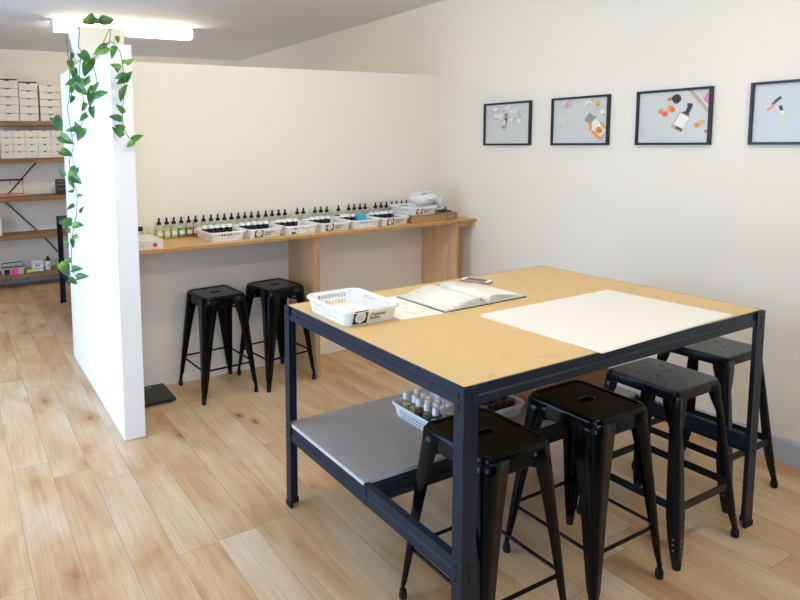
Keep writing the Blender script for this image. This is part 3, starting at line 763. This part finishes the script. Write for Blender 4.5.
# ------------------------------------------------------------------ framed prints
FRB = mat('frame_black', (26, 29, 33), .4)
FY = [(2.180, 1.757), (1.589, 1.180), (1.009, .605), (.426, .020)]
FZ0, FZ1 = 1.577, 1.886
P_BG = mat('print_grey', (208, 212, 208), .35, noise=.02, nscale=4); P_BG4 = mat('print_blue_grey', (204, 208, 212), .35, noise=.02, nscale=4)
pm = {'lav': (212, 198, 213), 'pink': (224, 190, 203), 'pale': (215, 218, 213), 'green': (202, 209, 198), 'amb': (206, 140, 62), 'brn': (98, 70, 56), 'org': (240, 148, 74), 'org2': (226, 112, 70),
      'yel': (236, 190, 92), 'capg': (150, 142, 138), 'wht': (238, 236, 230), 'blk': (44, 44, 46), 'hot': (232, 128, 176), 'wood': (196, 170, 146), 'ltg': (206, 209, 202), 'pey': (226, 216, 150), 'tan': (196, 170, 146)}
pkeys = list(pm); PMATS = [P_BG] + [mat('print_'+k, pm[k], .35) for k in pkeys]; PI_ = {k: i+1 for i, k in enumerate(pkeys)}
def picture(i, label, shapes, bg=P_BG):
    y0, y1 = FY[i]; w = y0-y1; h = FZ1-FZ0; fw = .013; dp = .022
    t = thing('picture_frame', label, 'picture', (XR, (y0+y1)/2, (FZ0+FZ1)/2), 0, 'framed photographs on the right wall')
    m = MB()
    for (a, b, c, d) in ((-w/2, w/2, -h/2, -h/2+fw), (-w/2, w/2, h/2-fw, h/2), (-w/2, -w/2+fw, -h/2+fw, h/2-fw), (w/2-fw, w/2, -h/2+fw, h/2-fw)):
        m.box(-dp, -.001, a, b, c, d)
    m.build('frame', FRB, t)
    m = MB(); iw, ih = w-2*fw, h-2*fw
    m.box(-.010, -.001, -iw/2, iw/2, -ih/2, ih/2, 0)
    lay = [0]
    def P(u, v, k): return (-.0102-.00015*k, iw/2-u*iw, ih/2-v*ih)
    for s in shapes:
        lay[0] += 1; k = lay[0]
        clampf = lambda q: (min(max(q[0], .001), .999), min(max(q[1], .001), .999))
        if s[0] == 'd':
            _, c, u, v, r, asp = s
            rnd = random.Random(int(u*1000+v*77)); 
            pts = [clampf((u+r*asp*(1+rnd.uniform(-.12, .12))*math.cos(2*PI*q/14), v+r*iw/ih*(1+rnd.uniform(-.12, .12))*math.sin(2*PI*q/14))) for q in range(14)]
        elif s[0] == 'r':
            _, c, u, v, ww, hh, ang = s; a = math.radians(ang); pts = []
            for (p_, q_) in ((-.5, -.5), (.5, -.5), (.5, .5), (-.5, .5)):
                X, Y = p_*ww, q_*hh; pts.append(clampf((u+X*math.cos(a)-Y*math.sin(a), v+(X*math.sin(a)+Y*math.cos(a))*iw/ih)))
        else:
            _, c, pts = s; pts = [clampf(q) for q in pts]
        m.q([P(u, v, k) for u, v in pts], PI_[c])
    mats = list(PMATS); mats[0] = bg
    m.build('print', mats, t)
    return t
def petals(n, u0, u1, v0, v1, cols, r0, r1, seed):
    rn = random.Random(seed); out = []
    for _ in range(n): out.append(('d', rn.choice(cols), rn.uniform(u0, u1), rn.uniform(v0, v1), rn.uniform(r0, r1), rn.uniform(.6, 1.6)))
    return out
picture(0, 'leftmost framed photo, small amber vial among pale lilac petals', [
    *petals(26, .08, .85, .05, .38, ['pale','wht','ltg','green','pale'], .03, .06, 1), *petals(16, .12, .5, .05, .36, ['lav','pink','lav','wht'], .02, .05, 2), *petals(8, .6, .85, .2, .45, ['pale','green','wht'], .02, .04, 3), ('d','yel',.70,.38,.018,1),
    ('r','tan',.46,.44,.07,.28,14),('r','wht',.455,.47,.05,.12,14),('d','brn',.49,.38,.028,1),('d','amb',.44,.57,.026,1),('r','capg',.50,.27,.05,.06,14),('d','yel',.70,.40,.02,1)])
picture(1, 'framed photo of an orange glowing perfume bottle and faint flowers', [
    *petals(16, .08, .34, .3, .62, ['pale','ltg','pale'], .03, .06, 4), *petals(9, .14, .32, .02, .16, ['pink','lav','hot','wht'], .02, .045, 5), *petals(16, .66, .97, .03, .36, ['pale','wht','ltg','green'], .03, .06, 6), ('d','yel',.84,.13,.045,1),('d','amb',.83,.15,.02,1),('d','yel',.74,.05,.028,1),('d','yel',.94,.38,.02,1),
    ('r','capg',.70,.46,.13,.15,38),('r','wht',.84,.68,.20,.28,-44),('r','org',.72,.62,.05,.15,0),('d','org',.87,.72,.06,1),('d','amb',.87,.72,.03,1),('r','org',.83,.83,.22,.05,40),('r','yel',.93,.62,.12,.04,50),('d','wht',.78,.66,.03,1)])
picture(2, 'framed photo of pump bottle, dark lid and orange petals', [
    ('p','ltg',[(.74,0),(1,0),(1,.36),(.86,.2)]),('p','hot',[(1,0),(1,.4),(.90,.24),(.95,.08)]),('p','wood',[(.70,0),(.77,0),(1,.38),(1,.48)]),('p','pale',[(.77,0),(.80,0),(1,.32),(1,.38)]),
    ('d','org',.33,.38,.045,.9),('d','org2',.39,.43,.042,1),('d','org',.46,.33,.05,.9),('d','org2',.50,.36,.04,.9),('d','yel',.42,.36,.025,1),('d','org2',.45,.15,.03,1),
    ('d','brn',.55,.15,.068,1),('d','blk',.55,.145,.056,1),('r','tan',.62,.60,.17,.26,28),('r','wht',.635,.58,.15,.18,28),('r','brn',.60,.73,.1,.035,28),('r','brn',.69,.44,.10,.03,28),('r','blk',.725,.36,.055,.13,25),('r','blk',.74,.28,.07,.045,10),
    ('d','org',.845,.67,.038,1),('d','yel',.91,.61,.034,1),('d','org2',.97,.79,.024,1)])
picture(3, 'rightmost framed photo, two small vials on blue grey', [
    ('r','blk',.265,.22+.05,.035,.09,50),('r','brn',.225,.33,.03,.06,50),('r','org',.19,.41,.035,.10,50),('r','blk',.305,.42,.035,.07,-20),('r','wht',.325,.50,.035,.06,-20),('r','pey',.34,.575,.04,.09,-20)], P_BG4)

# ------------------------------------------------------------------ ceiling light
EM = bpy.data.materials.new('lit_diffuser'); EM.use_nodes = True
EM.node_tree.nodes['Principled BSDF'].inputs['Emission Color'].default_value = LAMPC + (1,)
EM.node_tree.nodes['Principled BSDF'].inputs['Emission Strength'].default_value = LAMPS
EM2 = EM.copy(); EM2.node_tree.nodes['Principled BSDF'].inputs['Emission Strength'].default_value = 25
def batten(label, loc, rz=0, L_=1.3, em=None):
    t = thing('ceiling_light', label, 'light', loc, rz, 'fluorescent ceiling battens')
    MB().box(-L_/2-.005, L_/2+.005, -.055, .055, -.022, 0).build('base', WCAP, t)
    m = MB(); pr = [(-.052, -.022), (-.052, -.085), (-.035, -.1), (.035, -.1), (.052, -.085), (.052, -.022)]
    m.loft([[(x, y, z) for y, z in pr] for x in (-L_/2+.012, L_/2-.012)]); m.build('diffuser', em or EM, t)
    for s in (-1, 1): MB().box(s*(L_/2-.004)-.008, s*(L_/2-.004)+.008, -.055, .055, -.1, -.022).build('end_cap', WCAP, t)
    return t
B0 = batten('lit fluorescent batten on the ceiling behind the planter', (.268, 4.62, ZC), em=EM2)
for lx, ly, lr in FILLXY: batten('added unseen fluorescent batten lighting the near half of the room', (lx, ly, ZC), lr)  # battens out of view, added to light the near half

# ------------------------------------------------------------------ planter with trailing vines
LEAF = bpy.data.materials.new('leaf_green'); LEAF.use_nodes = True
nt = LEAF.node_tree; b = nt.nodes['Principled BSDF']; b.inputs['Roughness'].default_value = .38
tc = nt.nodes.new('ShaderNodeTexCoord'); n1 = nt.nodes.new('ShaderNodeTexNoise'); n1.inputs['Scale'].default_value = 16; n1.inputs['Detail'].default_value = 3
r = nt.nodes.new('ShaderNodeValToRGB'); r.color_ramp.elements[0].position = .35; r.color_ramp.elements[0].color = lin((34, 84, 30)); r.color_ramp.elements[1].position = .68; r.color_ramp.elements[1].color = lin((132, 168, 66))
e = r.color_ramp.elements.new(.55); e.color = lin((66, 122, 40))
nt.links.new(tc.outputs['Object'], n1.inputs[0]); nt.links.new(n1.outputs['Fac'], r.inputs[0]); nt.links.new(r.outputs[0], b.inputs['Base Color'])
STEM = mat('vine_stem', (92, 84, 60), .6); STEMG = mat('vine_stem_green', (104, 128, 62), .6)
PT = thing('trailing_plant', 'trailing green vine plant in a white tapered planter on the wing wall', 'plant', (0, 0, 0))
# saddle planter straddling the wing
PX0, PX1, PYN, PYF, PT0, PT1 = -.604, -.352, 2.25, 2.52, 2.10, 2.268
POT = mat('planter_white', (226, 216, 196), .5)
m = MB()
o_top = [(PX0, PYN, PT1), (PX1, PYN, PT1), (PX1, PYF+.03, PT1), (PX0, PYF+.03, PT1)]
o_bot = [(PX0+.004, PYN+.004, PZ+.001), (PX1-.006, PYN+.004, PZ+.001), (PX1-.006, PYF-.09, PZ+.001), (PX0+.004, PYF-.09, PZ+.001)]
i_top = [(PX0+.008, PYN+.008, PT1), (PX1-.008, PYN+.008, PT1), (PX1-.008, PYF+.02, PT1), (PX0+.008, PYF+.02, PT1)]
i_bot = [(x*.97-.013, y*1.0+.006*(1 if y < 2.3 else -1), PZ+.02) for x, y, z in o_bot]
m.loft([o_bot, o_top, i_top, i_bot], cap0=True, cap1=True)
# left skirt hanging beside the wing
l_top = [(PX0+.004, PYN+.004, PZ+.002), (WX0-.003, PYN+.004, PZ+.002), (WX0-.003, PYF-.09, PZ+.002), (PX0+.004, PYF-.09, PZ+.002)]
l_bot = [(PX0+.004, PYN+.006, PT0), (WX0-.003, PYN+.006, PT0), (WX0-.003, PYF-.14, PT0), (PX0+.004, PYF-.14, PT0)]
m.loft([l_bot, l_top])
m.build('planter', POT, PT)
MB().box(PX1+.0, PX1+.008, PYN+.01, PYN+.05, PZ+.03, PT1+.004).build('bracket', mat('grey_bracket', (150, 150, 146), .5), PT, label='grey metal clip')
MB().box(PX0+.012, PX1-.012, PYN+.012, PYF+.01, PT1-.05, PT1-.03).build('soil', mat('soil', (50, 36, 26), .95, noise=.3, nscale=80), PT)

def heart(n=9, fold=.25, droop=.3):
    half = [(0, 0), (.22, -.10), (.42, -.02), (.50, .18), (.46, .42), (.33, .66), (.17, .86), (0, 1.05)]
    v = []; f = []
    mid = [(0, y) for y in (0, .02, .1, .25, .45, .68, .87, 1.05)]
    V_ = []
    for s in (-1, 1):
        b_ = len(V_)
        for (x, y), (mx, my) in zip(half, mid):
            V_.append((mx, my, 0)); V_.append((s*x, y, 0))
        for i in range(len(half)-1):
            a = b_+2*i; f.append((a, a+1, a+3, a+2) if s > 0 else (a, a+2, a+3, a+1))
    return V_, f, fold, droop
HV, HF, _, _ = heart()
def add_leaf(mb, base, tip, normal, fold=.35, droop=.25, wid=1.0):
    d = tip-base; L_ = d.length; ydir = d.normalized(); zd = (normal - ydir*normal.dot(ydir)).normalized(); xd = ydir.cross(zd)
    b_ = len(mb.v)
    for x, y, z in HV:
        x *= .97
        zz = abs(x)*fold - droop*y*y*.5 + droop*.25*y
        mb.v.append(tuple(base + xd*(x*L_*wid*.95) + ydir*(y*L_*.95) + zd*(zz*L_)))
    for q in HF: mb.f.append(tuple(b_+i for i in q)); mb.m.append(0)
XA, XBB, XC_, YD = -.625, -.615, -.60, 1.985
rl = random.Random(11)
def vine(name_label, pts, leaves, fn, stem=STEM, extra_start=None):
    P3 = [fn(u, v) for u, v in pts]
    if extra_start: P3 = [Vector(q) for q in extra_start] + P3
    m = MB()
    # smooth the polyline a little
    S = []
    for i in range(len(P3)-1):
        p0 = P3[max(i-1, 0)]; p1 = P3[i]; p2 = P3[i+1]; p3 = P3[min(i+2, len(P3)-1)]
        for k in range(4):
            t_ = k/4
            S.append(.5*((2*p1)+(p2-p0)*t_+(2*p0-5*p1+4*p2-p3)*t_*t_+(3*p1-p0-3*p2+p3)*t_**3))
    S.append(P3[-1])
    m.tube(S, .0024, 5)
    vo = m.build('vine', stem, PT, smooth=60)
    lm = MB(); pm_ = MB()
    for (u, v, ang, sz) in leaves:
        c = fn(u, v); a = math.radians(ang)
        dep = (c-CAM).dot(_f)
        dirv = (RT*math.cos(a) - UP*math.sin(a))*(sz/2/F*dep)
        tow = (CAM-c).normalized()
        off = tow*rl.uniform(.0, .03)
        base = c-dirv*.9+off; tip = c+dirv*.9+off
        nrm = (tow*.9 + UP*rl.uniform(.1, .7) + RT*rl.uniform(-.45, .45)).normalized()
        add_leaf(lm, base, tip + tow*rl.uniform(-.01, .02), nrm, rl.uniform(.1, .45), rl.uniform(.1, .5), rl.uniform(.58, .8))
        # petiole to the nearest stem point
        near = min(S, key=lambda q: (q-base).length)
        if (near-base).length < .12: pm_.tube([near, (near+base)/2+Vector((0, 0, .004)), base], .0014, 4)
    k0 = len(pm_.f)
    off_ = len(lm.v); lm.v += pm_.v
    for q in pm_.f: lm.f.append(tuple(off_+i for i in q)); lm.m.append(1)
    o = lm.build('leaves', [LEAF, STEMG], vo, smooth=80)
    return vo
fa = lambda u, v: onx(u, v, XA)
fb = lambda u, v: onx(u, v, XBB)
fc = lambda u, v: onx(u, v, XC_)
fd = lambda u, v: ony(u, v, YD)
vine('a', [(66.5,36),(67.5,52),(69.5,66),(69.5,95),(67.5,107),(69.5,122),(72,137),(73,149),(69.5,160),(70,170),(72,182),(76.5,192),(77,205),(76,218),(73,232),(71.5,255),(72.5,268),(77,279)],
     [(71.5,57,100,9),(71,66,70,12),(73.5,75,80,15),(70,83,160,13),(72,90,100,10),(71.5,100,110,9),(58,125,60,18),(67,140,30,17),(67,153.5,20,15),(61.5,172,230,11),(72,176,115,20),(77,180,40,14),(72.5,185,65,10),(70.5,191.5,175,7),(80.5,195.5,-10,6),(70.5,207.5,150,10),(82.5,209.5,-70,8),
      (65,222.5,175,15),(78.5,225,0,12),(69,231,60,7),(74,237.5,160,9),(72.5,244,80,10),(66.5,245,80,9),(67,261,170,9),(63.5,269.5,60,16),(77.5,269,-5,12),(83,277,-10,13),(73.5,282,30,11)], fa,
     extra_start=[(-.58, 2.52, 2.29), (-.615, 2.53, 2.275)])
vine('b', [(79.3,29),(78.5,46),(81,52),(79.8,66),(79.5,82),(82,92),(84.5,105),(84.5,116),(80,128),(73,136)],
     [(78,84,165,15),(83.5,91,40,17),(79,80,30,12),(86,83,120,10),(83.5,107.5,110,10),(83,118,140,12),(77,127,250,14),(71,130.5,175,13),(80,135,110,16),(90.5,100,95,16),(93,113,85,14),(88,79,-60,10)], fb,
     extra_start=[(-.585, 2.30, 2.29), (-.605, 2.29, 2.291)])
vine('c', [(109,43),(104,46),(98,54),(92.5,60),(92,64),(95,72),(96.8,85),(94.5,92),(90,97)],
     [(100,51,150,18),(86.5,59,45,17),(91,65,90,14),(85.5,70,100,16),(97,85,-60,9),(102,94,-20,15),(90,90,150,10)], fc,
     extra_start=[(-.40, 2.235, 2.295), (-.43, 2.225, 2.27)])
vine('d', [(101,48),(105,44),(110,42),(114,43.5),(118,49),(121,55),(123.3,72),(124.5,88),(122.5,110),(123,125),(127,135),(132,140)],
     [(113.5,53,110,14),(117.5,40,80,8),(115,66,200,12),(117,70,70,8),(126,62,0,8),(131,61,-35,11),(119.5,77,170,14),(128.5,76,-55,14),(120,82,150,10),(124.5,89,-60,13),(121.5,96,100,13),(119.5,108,235,13),(114.5,118,200,16),(116.5,131,225,16),(119,127,200,12),(138,137.5,-25,14),(130,144.5,150,11)], fd, STEMG,
     extra_start=[(-.42, 2.26, 2.29)])
# crown leaves in the pot
ctr = lambda u, v: ony(u, v, 2.33)
m = MB()
crown = [(87,20,190,10),(91,17.5,-75,11),(94,20,-30,9),(85,22.5,160,7),(108,20.5,-14,13),(100,22,60,7),(97.5,21,-120,6),(90,22.5,30,9)]
for (u, v, ang, sz) in crown:
    c = ctr(u, v); a = math.radians(ang); d_ = ctr(u+math.cos(a)*sz/2, v+math.sin(a)*sz/2)-c; tow = (CAM-c).normalized()
    add_leaf(m, c-d_, c+d_, (tow+UP*rl.uniform(.2, .8)+RT*rl.uniform(-.3, .3)).normalized(), .3, .3)
m.tube([(-.47, 2.33, PT1-.035), ctr(92, 24), ctr(90, 20)], .002, 5, 1); m.tube([(-.44, 2.33, PT1-.04), ctr(101, 25), ctr(106, 21)], .002, 5, 1)
m.tube([ctr(82, 26), ctr(75, 24), ctr(69, 27)], .0016, 5, 1)
m.build('crown_leaves', [LEAF, STEMG], PT, smooth=80)

# ------------------------------------------------------------------ back shelving
SYF, SYB = 6.27, 6.58
SXL, SXR = -1.62, .30
SZ = [1.905, 1.487, 1.052, .618, .166]
t = thing('shelving_unit', 'tall brown shelving unit with dark steel frame by the back wall', 'shelf', (0, 0, 0))
for z in SZ: MB().box(SXL, SXR, SYF, SYB, z-.052, z).build('shelf', SHELFW, t, bevel=.003)
for x in (SXL, SXR-.03):
    for y in (SYF+.005, SYB-.035):
        MB().box(x-.004 if x < 0 else x+.004, x+.026 if x < 0 else x+.034, y, y+.03, 0, 1.95).build('upright', BLACKST, t)
def pb(u, v): return ony(u, v, SYB+.012)
m = MB()
for a, b_ in (((38,160),(4,199)),((4,201),(40,233)),((40,233),(58,252))):
    A_, B_ = pb(*a), pb(*b_)
    m.tube([A_, B_], .008, 6)
m.build('cross_brace', BLACKST, t)
# white boxes: upper shelf
def carton(w, d, h, open_top=False):
    t = thing('white_carton', '', 'box')
    m = MB(); m.box(-w/2, w/2, 0, d, 0, h, 0); m.build('box_body', CARD, t, bevel=.002)
    m = MB(); m.loft([[(w*.13*math.cos(PI+PI*i/8), y, h-.0015+.011*math.sin(PI+PI*i/8)) for i in range(9)] for y in (-.0012, .001)]); m.build('thumb_notch', CARDG, t)
    if open_top: MB().box(-w/2+.004, w/2-.004, .0, d-.01, h, h+.014).build('dark_contents', mat('dark_paper', (58, 44, 30), .8), t)
    return t
cols = [(-.641, .220), (-.424, .200), (-.195, .220)]
tops = [2.362, 2.335, 2.318]
sn = ['left', 'middle', 'right']
pc = {}
for ci, (cx, w) in enumerate(cols):
    n = 5; h = (tops[ci]-SZ[0])/n
    for k in range(n):
        op = (k == n-1 and ci < 2)
        lab = 'white carton in the %s stack on the top shelf, %s' % (sn[ci], ['bottom of the stack', 'second from bottom', 'third from bottom', 'fourth from bottom', 'topmost, dark contents showing' if op else 'topmost'][k])
        loc = (cx+random.uniform(-.001, .001), SYF+.03+random.uniform(0, .012), SZ[0]+.001+k*h+.0005)
        key = (ci, op)
        if key not in pc:
            q = carton(w, .25, h-.004, op); pc[key] = q; q.location = loc; q['label'] = lab; q['group'] = 'white cartons on the top shelf'
        else: dup(pc[key], loc, 0, lab, 'white cartons on the top shelf')
ex = [(-.743, -.619), (-.613, -.489), (-.483, -.352), (-.346, -.208), (-.202, -.07)]
on5 = ['first', 'second', 'third', 'fourth', 'fifth']
for ci, (a, b_) in enumerate(ex):
    for k in range(4):
        h = .079
        lab = 'small white carton on second shelf, %s column from left, %s row' % (on5[ci], ['bottom', 'second', 'third', 'top'][k])
        loc = ((a+b_)/2+random.uniform(-.0006, .0006), SYF+.025+random.uniform(0, .015), SZ[1]+.001+k*h+.0005)
        key = ('s', ci)
        if key not in pc:
            q = carton(b_-a+.004, .2, h-.0025); pc[key] = q; q.location = loc; q['label'] = lab; q['group'] = 'small white cartons on the second shelf'
        else: dup(pc[key], loc, 0, lab, 'small white cartons on the second shelf')
# third shelf: copper rack and dark box
t = thing('wire_rack', 'copper wire rack with dark top bar on the third shelf', 'rack', (0, 0, 0))
COP = mat('copper', (214, 134, 110), .35, metal=.6)
z3 = SZ[2]+.001
MB().box(-.83, -.52, 6.385, 6.40, z3+.178, z3+.2).build('top_bar', mat('dark_bar', (46, 40, 40), .5), t)
m = MB()
for x in (-.82, -.528): m.tube([(x, 6.392, z3), (x, 6.392, z3+.18)], .005, 6)
for x in (-.66,): m.tube([(x, 6.392, z3+.13), (x, 6.392, z3+.18)], .008, 6)
m.build('post', COP, t)
MB().box(-.83, -.50, 6.37, 6.41, z3, z3+.012).build('base_bar', COP, t)
MB().box(-.83, -.51, 6.37, 6.41, z3+.022, z3+.034).build('base_bar', COP, t)
t = thing('storage_box', 'dark box with pale bands on the third shelf by the wing wall', 'box', (-.10, 6.33, z3))
MB().box(-.058, .06, 0, .16, 0, .172).build('box_body', mat('dark_box', (50, 46, 46), .6), t, bevel=.003)
m = MB()
for z in (.06, .115, .15): m.box(-.0585, .0605, -.001, .0, z, z+.006)
m.build('band', GREYINK, t)
o = MB().box(-.93, -.782, 6.30, 6.5, SZ[3]+.001, SZ[3]+.19).build('storage_box', PAPER, bevel=.003); tag(o, 'white box at the left edge of the fourth shelf', 'box')
# bottom shelf things
z5 = SZ[4]+.001
t = thing('wire_basket', 'pale basket with dark handle and pink note on the bottom shelf', 'basket', (-.69, 6.36, z5))
m = MB(); m.loft([rrect(.23, .16, .02, 0.0, 3), rrect(.255, .18, .025, .085, 3), rrect(.245, .17, .022, .085, 3), rrect(.22, .15, .018, .006, 3)])
m.build('basket_body', mat('pale_grey_plastic', (196, 202, 206), .5), t, smooth=40)
MB().tube([(-.118, -.05, .088), (-.118, -.05, .13), (.10, -.05, .14), (.118, -.05, .088)], .005, 6).build('handle', BCAP, t)
MB().box(-.12, .11, -.092, -.088, .083, .098).build('dark_rim', BCAP, t)
m = MB(); m.box(-.034, .044, -.095, -.0915, .0, .072); m.build('pink_note', mat('pink_note', (240, 88, 156), .6), t)
m = MB(); m.box(-.098, -.04, -.0935, -.0915, .005, .066); m.build('black_label', INK, t)
o = MB().box(-.548, -.475, 6.30, 6.36, z5, z5+.030).build('sticky_note_pad', YEL, bevel=.002); tag(o, 'yellow sticky note pad beside the pale basket on the bottom shelf', 'note pad')
t = thing('white_box', 'small white box with blue print on the bottom shelf', 'box', (-.42, 6.33, z5), -.12)
MB().box(-.068, .062, 0, .1, 0, .118).build('carton', PAPER, t, bevel=.002)
m = MB(); m.box(-.02, -.006, -.0008, .0, .055, .085); m.box(.006, .02, -.0008, .0, .06, .08); m.box(-.055, .05, -.0008, 0, .093, .097); m.box(-.05, .045, -.0008, 0, .03, .034)
m.build('printing', mat('slate_ink', (84, 92, 120), .6), t)
t = thing('lotion_bottle', 'white bottle with black cap on the bottom shelf', 'bottle', (-.303, 6.36, z5))
MB().lathe([(.03, 0), (.033, .004), (.033, .1), (.02, .112)], 0, 0, 16).build('bottle_body', PAPER, t, smooth=40)
MB().lathe([(.022, .11), (.023, .113), (.023, .135), (.012, .14), (.012, .16), (.006, .165)], 0, 0, 14).build('cap', BCAP, t, smooth=40)
m = MB(); m.q([(-.006, -.0335, .06), (.006, -.0335, .06), (.006, -.0335, .07), (-.006, -.0335, .07)]); m.build('printed_mark', INK, t)

# ------------------------------------------------------------------ light
wd = bpy.data.worlds.new('world'); bpy.context.scene.world = wd; wd.use_nodes = True
bg = wd.node_tree.nodes['Background']; bg.inputs[0].default_value = SKYC + (1,); bg.inputs[1].default_value = SKYS
def area(name, loc, rot, sx, sy, power, col):
    l = bpy.data.lights.new(name, 'AREA'); l.shape = 'RECTANGLE'; l.size = sx; l.size_y = sy; l.energy = power; l.color = col
    o = bpy.data.objects.new(name, l); C.objects.link(o); o.location = loc; o.rotation_euler = rot
    return o
area('window_daylight', (XL-.25, (WY0+WY1)/2, (WZ0+WZ1)/2), (0, -PI/2, 0), WZ1-WZ0, WY1-WY0, WINP, WINC)
area('near_fill_daylight', ((NX0+NX1)/2, YN-.25, (NZ0+NZ1)/2), (PI/2, 0, 0), NX1-NX0, NZ1-NZ0, FILLP, WINC)  # added fill outside the unseen near window, lights the wing end
sc = bpy.context.scene
sc.view_settings.view_transform = 'Standard'; sc.view_settings.look = 'None'; sc.view_settings.gamma = 1; sc.view_settings.use_curve_mapping = False
sc.view_settings.exposure = EXPO
sc.cycles.use_denoising = True
sc.cycles.max_bounces = 10; sc.cycles.diffuse_bounces = 6; sc.cycles.transparent_max_bounces = 24
